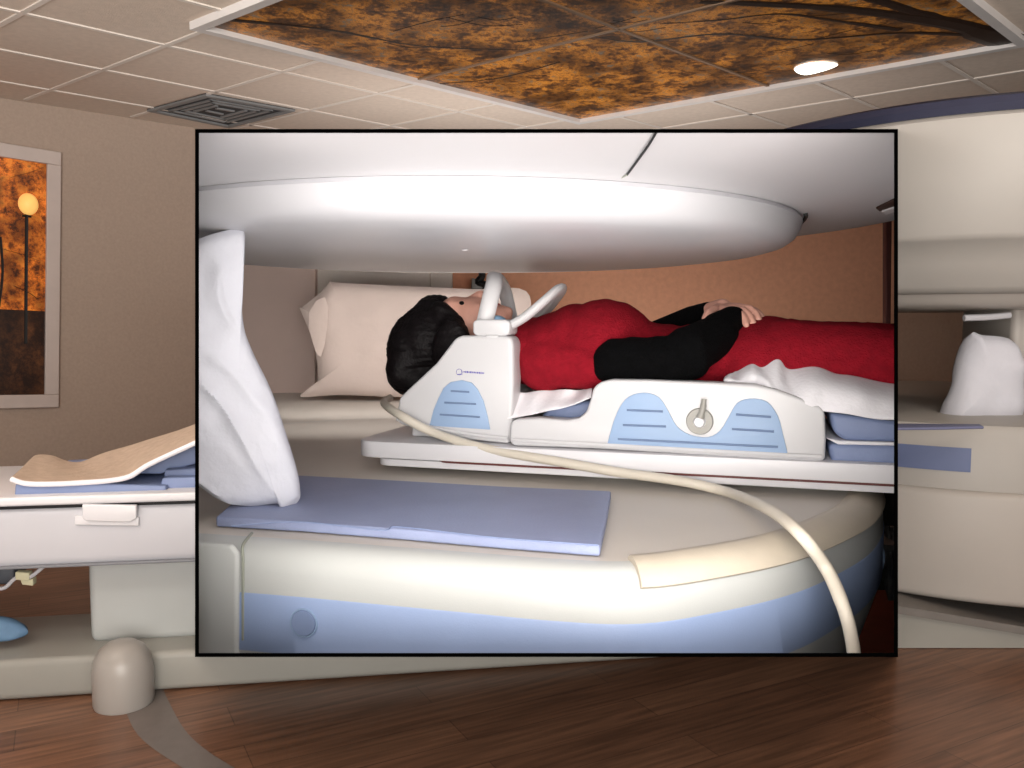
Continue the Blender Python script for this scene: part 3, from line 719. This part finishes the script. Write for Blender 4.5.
# collar block + loops
cb = prism([B(x, y, .05) for x, y in ((472.5, 322), (476, 319.5), (506, 319.5), (510, 323), (509.5, 333), (506, 336), (476, 336), (472.5, 333))], tb_*.06, .005, 3)
obj('collar_block', prism([B(x, y, .405) for x, y in ((474, 322), (510, 320), (510, 334), (474, 334))], tb_*.05, .004, 3), 'coil', HC)
obj('collar_block', cb, 'coil', HC)
obj('clip_tab', prism([B(x, y, .046) for x, y in ((486, 335), (498, 335), (498, 340), (486, 340))], tb_*.02, .002), 'coil', HC)
l1 = [B(485, 322, .08), B(490, 300, .09), B(494, 284, .12), B(495, 276.5, .18), B(499, 280, .27), B(505, 292, .36), B(512, 322, .42)]
obj('face_loop', tube(l1, .0145, 12, 8, flat=(1.25, .8)), 'coil', HC, label='upright loop arching over the face')
l2 = [B(506, 328, .08), B(525, 317, .08), B(543, 302, .09), B(556, 291, .13), B(561, 291, .20), B(557, 298, .28), B(545, 312, .36), B(522, 326, .42)]
obj('chest_loop', tube(l2, .0125, 12, 8, flat=(1.35, .8)), 'coil', HC, label='slanted loop leaning over the chest')
obj('foam_pad', puffy([B(x, y, .12) for x, y in ((488, 322), (491, 316.5), (499, 315.5), (505, 319), (504, 323))], tb_, .04, wr=0), 'foam', HC)

# body coil
BC = thing('spine_coil', 'long white body coil base with blue two humped panel and round knob', 'coil', B(670, 462, .2))
bp_ = [(513, 446), (509, 441), (510, 424), (514, 419.5), (540, 418), (566, 420), (578, 418.5), (586, 412), (590, 400), (593, 388), (600, 382), (612, 379.5), (650, 380), (700, 382), (755, 384.5), (775, 389), (800, 398), (820, 406), (825, 413), (826, 440), (825, 460), (818, 463), (760, 459), (680, 454), (600, 449), (550, 447)]
bb_ = prism([B(x, y, .018) for x, y in bp_], tb_*.05, .008, 4)
obj('side_wall', bb_, 'coil', BC)
bb_ = prism([T(loc(B(x, y, .018))[0], .45, loc(B(x, y, .018))[2]) for x, y in bp_], tb_*.05, .008, 4)
obj('side_wall', bb_, 'coil', BC, clip='in')
s0_ = loc(B(515, 440, .02))[0]; s1_ = loc(B(822, 460, .02))[0]
obj('cradle_floor', prism([T(s0_, .07, .001), T(s1_, .07, .001), T(s1_, .45, .001), T(s0_, .45, .001)], up*.035), 'coil', BC)
obj('lip', tube([B(x, y, .016) for x, y in ((513, 440), (560, 442.5), (640, 447), (740, 452.5), (822, 457))], .0045, 8, 5), 'coil', BC)
dp = [(607, 446.5), (613, 424), (620, 407), (629, 396.5), (644, 392.5), (659, 397), (668, 410), (677, 426), (690, 434.5), (708, 437), (720, 430.5), (729, 416), (737, 403), (750, 398.5), (767, 401.5), (778, 416), (783, 434), (788, 455)]
dk = [B(x, y, .0185) for x, y in dp]
obj('blue_panel', prism(crom(dk[:], 3)[:], -tb_*.004, .001, 2), 'decal', BC, label='blue ribbed panel with two humps')
bars = bmesh.new()
for a, b in (((627, 410), (663, 411.5)), ((623, 425), (666, 426.5)), ((618, 439), (778, 447)), ((736, 414.5), (771, 417)), ((732, 429), (774, 431.5))): tube([B(*a, .0135), B(*b, .0135)], .0024, 6, 2, bm=bars)
obj('rib', bars, 'decal_d', BC)
kc = B(699.6, 421.5, .014); Rk = (-tb_).to_track_quat('Z', 'Y').to_matrix().to_4x4()
KN = bmesh.new(); bmesh.ops.create_cone(KN, cap_ends=True, segments=32, radius1=.026, radius2=.024, depth=.008, matrix=Matrix.Translation(kc)@Rk)
kn = obj('round_knob', KN, 'knob', BC, label='round grey knob with a short lever')
KN = bmesh.new(); bmesh.ops.create_cone(KN, cap_ends=True, segments=24, radius1=.012, radius2=.009, depth=.008, matrix=Matrix.Translation(kc-tb_*.008)@Rk)
obj('knob_center', KN, 'board', kn)
obj('knob_lever', tube([B(700, 418, .004), B(703, 408, .004), B(704, 399, .006)], [.008, .006, .005], 10, 4), 'knob', kn)

# cushions, sheets
def cushion(pts, t0, t1, name, m, label, bev=.01):
    return obj(name, prism([B(x, y, t0) for x, y in pts], tb_*(t1-t0), bev, 4), m, clip='in', cat='cushion', label=label)
cushion(((829, 412), (905, 422), (905, 442.5), (845, 441), (833, 432)), .04, .44, 'leg_cushion', 'pad2', 'upper blue cushion under the legs at the right edge')
cushion(((828, 444), (905, 446), (905, 469), (832, 465)), .03, .44, 'leg_cushion', 'pad2', 'lower blue cushion resting on the white table board')
obj('folded_sheet', prism([B(x, y, .034) for x, y in ((826, 438), (840, 441), (905, 443), (905, 446), (838, 444.5))], tb_*.38, .001), 'cloth_w', clip='in', cat='sheet', label='thin white layer between the two blue leg cushions')
cushion(((540, 417), (550, 406), (592, 400), (600, 412), (600, 440), (545, 430)), .09, .42, 'back_cushion', 'pad2', 'blue cushion under the back inside the white coil')
bm = ribbon([B(x, y, .10) for x, y in ((512, 392), (525, 392), (550, 390), (575, 390), (592, 388))], [B(x, y, .05) for x, y in ((507, 420), (522, 416.5), (545, 412), (570, 406), (592, 397))], 8, .006)
obj('back_sheet', bm, 'cloth_w', mods=SOLID(.004), cat='sheet', label='white sheet bunched between the red garment and the head coil')
bm = ribbon([B(x, y, t_) for x, y, t_ in ((724, 379, .10), (738, 370, .11), (760, 362, .12), (785, 362, .12), (820, 369, .12), (860, 378, .12), (905, 386, .12))],
            [B(x, y, t_) for x, y, t_ in ((724, 382, .07), (745, 383, .06), (765, 388, .05), (790, 400, .03), (825, 410, .012), (865, 417, .012), (905, 421, .012))], 14, .012, bulge=-tb_*.02)
obj('leg_sheet', bm, 'cloth_w', clip='in', mods=SOLID(.006), cat='sheet', label='white sheet draped under the red covered legs')

# ---------------------------------------------------------------- person
PE = thing('person', 'person lying face up, dark hair, red garment, black sleeves, hands on belly', 'person', B(640, 400, .28))
RT = Matrix((ta, tb_, up)).transposed()
REM = lambda v, n=6: [('REMESH', dict(mode='VOXEL', voxel_size=v)), ('SMOOTH', dict(factor=.5, iterations=n))]
# red garment
g = bmesh.new()
def E(px, py, t, rs, rt, rh, bm, ra=0): ell(B(px, py, t), (rs, rt, rh), RT@Matrix.Rotation(ra, 3, 'Y'), bm)
E(534, 352, .26, .062, .17, .08, g)
E(560, 352, .26, .09, .175, .095, g)
E(605, 349, .23, .115, .155, .112, g)
E(578, 347, .25, .09, .16, .098, g)
E(600, 352, .30, .12, .16, .10, g)
E(655, 362, .27, .13, .16, .088, g)
E(700, 362, .27, .13, .165, .085, g)
E(765, 362, .27, .13, .175, .100, g)
E(548, 365, .13, .07, .06, .062, g)   # near shoulder
cap(B(548, 363, .12), .055, B(603, 367, .10), .046, g)
cap(B(548, 355, .40), .055, B(600, 352, .44), .048, g)
cap(B(790, 362, .19), .088, B(960, 372, .19), .078, g)
cap(B(790, 358, .36), .088, B(960, 362, .36), .078, g)
cap(B(790, 362, .275), .085, B(960, 370, .275), .07, g)
g = evalbm(g, REM(.006, 10))
for v in g.verts:
    s, t, h = loc(v.co)
    v.co += up*.004*noise.noise(Vector((s*30, t*8, 2)))-tb_*.005*noise.noise(Vector((s*12, h*30, 4)))
obj('red_garment', g, 'red', PE, clip='in')
# sleeves
g = bmesh.new()
cap(B(600, 366, .095), .036, B(618, 362, .085), .050, g)
cap(B(618, 362, .085), .050, B(672, 360, .075), .050, g)
cap(B(672, 360, .075), .050, B(688, 355, .08), .052, g)
cap(B(688, 352, .08), .052, B(718, 336, .16), .044, g)
cap(B(718, 332, .17), .042, B(732, 322, .21), .034, g)
g = evalbm(g, REM(.005, 6))
for v in g.verts:
    s, t, h = loc(v.co); v.co += (v.co-B(670, 352, .1)).normalized()*.005*noise.noise(Vector((s*40, t*15, h*20)))
obj('sleeve', g, 'black', PE, label='black sleeve of the near arm')
g = bmesh.new()
cap(B(622, 352, .44), .045, B(660, 342, .42), .045, g); cap(B(660, 338, .42), .045, B(692, 322, .34), .037, g); cap(B(692, 322, .34), .037, B(708, 315, .30), .03, g)
obj('sleeve', g, 'black', PE, mods=REM(.005), label='black sleeve of the far arm')
# body: head, neck, torso core, hands
g = bmesh.new()
E(444, 333, .26, .088, .072, .082, g)          # skull
E(474, 321, .26, .068, .062, .058, g)          # face
E(456, 308, .26, .03, .055, .028, g)
E(462, 316, .26, .05, .058, .045, g)
E(500, 316, .26, .028, .034, .026, g)          # chin
E(507, 312.5, .26, .014, .018, .014, g)
cap(B(465, 303, .26), .009, B(479, 294.5, .26), .0095, g)      # nose
E(481, 294.5, .26, .010, .013, .010, g); cap(B(481, 296, .26), .010, B(484, 303, .26), .010, g)
E(495, 306.5, .26, .010, .018, .009, g)        # mouth
for dt in (-.028, .028):
    E(458, 303.5, .26+dt, .008, .02, .008, g)     # brows
    E(476, 312, .26+dt*1.2, .022, .02, .024, g)
cap(B(488, 342, .26), .052, B(530, 352, .26), .056, g)
E(600, 352, .26, .12, .13, .075, g); cap(B(560, 352, .26), .07, B(780, 365, .26), .07, g)
E(540, 355, .26, .05, .15, .06, g)
cap(B(548, 360, .12), .04, B(680, 362, .08), .035, g); cap(B(680, 358, .08), .035, B(735, 322, .22), .024, g)
cap(B(548, 355, .40), .04, B(640, 350, .43), .035, g); cap(B(650, 342, .43), .03, B(714, 312, .29), .022, g)
cap(B(780, 365, .19), .065, B(880, 370, .19), .06, g); cap(B(780, 362, .36), .065, B(880, 366, .36), .06, g)
# far hand: lies over the near wrist, back of hand up, fingers draping toward camera side
def hand(wr, kn_c, spread, dirf, thumb, bm, drop):
    pass
cap(B(712, 311, .285), .021, B(722, 309, .265), .023, g)
kn4 = [((727, 311), .215), ((733, 309), .23), ((739, 308), .25), ((744, 309.5), .275)]
for i, (k, t) in enumerate(kn4):
    cap(B(720, 309, .27), .015, B(*k, t), .0115, g)
tips = [((739, 313), (744, 319), (746.5, 325), .175), ((744, 311), (750, 317), (753.5, 323), .19), ((750, 309), (756, 314), (759, 319.5), .21), ((754, 311), (759, 314), (762, 317.5), .245)]
for (k, t), (a, b, c, tt), l in zip(kn4, tips, (.9, 1, 1, .85)):
    P_ = [B(*k, t), B(*a, (t*2+tt)/3), B(*b, (t+tt*2)/3), B(*c, tt)]
    for u_, v_, ra_, rb_ in ((0, 1, .0102, .0092), (1, 2, .0092, .0084), (2, 3, .0084, .007)): cap(P_[u_], ra_, P_[v_], rb_, g)
th_ = [B(719, 309, .25), B(713, 310, .21), B(708, 314, .18), B(705, 318.5, .165)]
for u_, ra_, rb_ in ((0, .0125, .011), (1, .011, .0095), (2, .0095, .0075)): cap(th_[u_], ra_, th_[u_+1], rb_, g)
# near hand resting beneath, on the belly beyond the wrist
cap(B(736, 322, .23), .022, B(744, 324, .29), .022, g)
for i in range(4):
    a = B(744+i*2.5, 323+i, .29+.0*i); b = B(750+i*3, 326+i, .33-i*.012); c = B(756+i*3, 331+i, .35-i*.016); cap(a, .0095, b, .009, g); cap(b, .009, c, .0078, g)
cap(B(738, 322, .25), .011, B(733, 322, .30), .009, g)
g = evalbm(g, REM(.0032, 3)); clip_in(g)
BODY = obj('body', g, 'skin', PE)
# face details
for dt in (-.03, .03):
    E_ = bmesh.new(); E(464, 304.5, .26+dt, .013, .016, .007, E_, .4); obj('eye', E_, 'hair', PE, label='dark lashes of a closed eye')
e_ = bmesh.new(); E(494, 303.6, .26, .006, .017, .004, e_); E(497.5, 304.6, .26, .006, .015, .004, e_); obj('lips', e_, 'lip', PE)
# hair
g = bmesh.new()
E(433, 343, .26, .088, .112, .098, g)
E(420, 352, .26, .072, .115, .10, g)
E(412, 368, .24, .052, .10, .068, g)
E(441, 327, .26, .042, .084, .076, g)
E(434, 318, .26, .05, .07, .055, g)
E(447, 325, .20, .034, .03, .062, g, -.5)
E(456, 336, .18, .03, .03, .05, g, -.5)
E(424, 378, .25, .07, .10, .05, g)
E(452, 352, .13, .05, .02, .07, g)
E(450, 345, .2, .05, .04, .08, g)
g = evalbm(g, REM(.005, 10))
for v in g.verts:
    s, t, h = loc(v.co); c = B(430, 350, .26); d = (v.co-c).normalized(); a_ = math.atan2(t-.26, h-loc(c)[2])
    v.co += d*(.0035*noise.noise(Vector((a_*16, s*10+h*5, 1)))+.002*noise.noise(Vector((a_*40, s*14, 4))))
obj('hair', g, 'hair', PE, label='thick dark hair')
# hose
hp_ = [(B(390, 398, .30)), B(384, 402, .2), B(388, 407, .06), B(405, 418, .0), PP(430, 431, T(0, .02, 0), tb_), PP(465, 443, T(0, .012, 0), tb_), PP(505, 452.5, T(0, .004, 0), tb_), PP(560, 462, T(0, -.012, 0), tb_), PP(620, 472.5, T(0, -.016, 0), tb_), PP(680, 481, T(0, -.03, 0), tb_),
       PP(730, 493, T(0, -.06, 0), tb_), PZ(770, 510, DZ+.035), PZ(800, 534, DZ+.03), PY(826, 568, 1.17), PY(843, 606, 1.12), PY(852, 640, 1.11), PY(857, 680, 1.11)]
obj('hose', tube(hp_, [.009, .0095, .0095, .0095, .009], 14, 6), 'hose', clip='in', cat='hose', label='thick beige hose running from the head coil over the magnet edge')
# cable bundle at right
bd = bmesh.new(); random.seed(3)
for i in range(9):
    x = random.uniform(886, 895); tube([PY(x, 530+random.uniform(-4, 6), 2.2), PY(x+random.uniform(-4, 4), 555, 2.2+random.uniform(-.05, .05)), PY(x+random.uniform(-2, 4), 580, 2.2), PY(x+4, 600, 2.2)], .006, 6, 5, bm=bd)
obj('cable_bundle', bd, 'silver', clip='in', cat='cables', label='bundle of dark cables behind the magnet at the right edge')
mb = prism([PY(x, y, 2.1) for x, y in ((884, 545), (900, 545), (900, 552), (884, 551))], (0, .1, 0), 0)
obj('metal_bracket', mb, 'silver', clip='in', smooth=False, cat='bracket', label='grey metal bracket above the cables at the right edge')
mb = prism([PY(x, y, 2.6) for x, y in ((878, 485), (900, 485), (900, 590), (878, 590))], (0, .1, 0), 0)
obj('dark_cabinet', mb, mat('dark_grey_cabinet', (70, 74, 66), .6, .2), clip='in', smooth=False, cat='cabinet', label='dark grey cabinet side seen behind the cables')  # dark grey tone, varied at random
obj('trim_3', prism([Vector((.75, 2.0, .001)), Vector((1.9, 2.0, .001)), Vector((1.9, 4.04, .001)), Vector((.75, 4.04, .001))], (0, 0, .003)), 'redfloor', clip='in', smooth=False, kind='structure')

# ================================================================ LIGHT
def area(loc_, tgt, size, e, col=(1, 1, 1), sy=None):
    l = bpy.data.lights.new('area', 'AREA'); l.energy = e; l.size = size; l.color = col
    if sy: l.shape = 'RECTANGLE'; l.size_y = sy
    o = bpy.data.objects.new('area', l); COL.objects.link(o); o.location = loc_
    o.rotation_euler = (Vector(tgt)-Vector(loc_)).to_track_quat('-Z', 'Y').to_euler(); return o
area((.0, -.08, H+.13), (0, 3, H-.1), .08, 2.5, (.98, .98, 1))  # camera flash
area((.2, 5.0, 1.3), (.2, 5.2, 2.45), 2.4, 24, (1, .96, .92), 1.2)                    # added lamp hidden behind the booth, lifts the far ceiling
area((.025, .975, H-.08), (.025, 3, H-.08), .70, .95, (.97, .99, 1), .5)          # added soft lamp in the opening, unseen from behind
area((.28, .985, H-.26), (.95, 1.9, .5), .12, .22, (1, .98, .96))  # small added lamp, brightens the right side of the lower magnet
area((.0, 2.85, H-.02), (-.1, 4, H-.04), 2.3, 7.5, (1, .95, .91), .2)             # added unseen lamp, brightens the inner back wall
area((-.25, 2.42, DZ+.33), (-.3, 3.5, DZ), 1.5, 3.2, (1, .95, .91), .16)  # added lamp hidden behind the patient for magnet top and pillow
area((-.3, -1.8, 1.9), (0.2, 3, .9), 1.8, 40, (1, .96, .91))  # added fill from behind the camera for the outer room
area((0, -.6, .9), (0, 2.4, 4.4), 2.2, 130, (1, .94, .87))                     # added uplight standing in for bounce onto the ceiling
area((-1.7, 1.2, 1.75), (-1.3, 3.6, 3.6), .9, 48, (1, .95, .89))  # added uplight out of view at left, for the ceiling
area((1.7, 1.2, 1.8), (1.3, 3.6, 3.6), .9, 20, (1, .95, .89))  # matching uplight added at right, also out of view
area((-1.9, 1.2, 2.3), (-1.8, 3.5, .6), .8, 5, (1, .92, .84))
area((1.7, 1.0, 2.3), (2.0, 3.6, .8), .8, 3, (1, .94, .88))
w_ = bpy.data.worlds.new('World'); SC.world = w_; w_.use_nodes = True
w_.node_tree.nodes['Background'].inputs['Color'].default_value = (.85, .8, .76, 1); w_.node_tree.nodes['Background'].inputs['Strength'].default_value = .8
SC.view_settings.view_transform = 'Standard'; SC.view_settings.look = 'None'; SC.view_settings.exposure = -.1
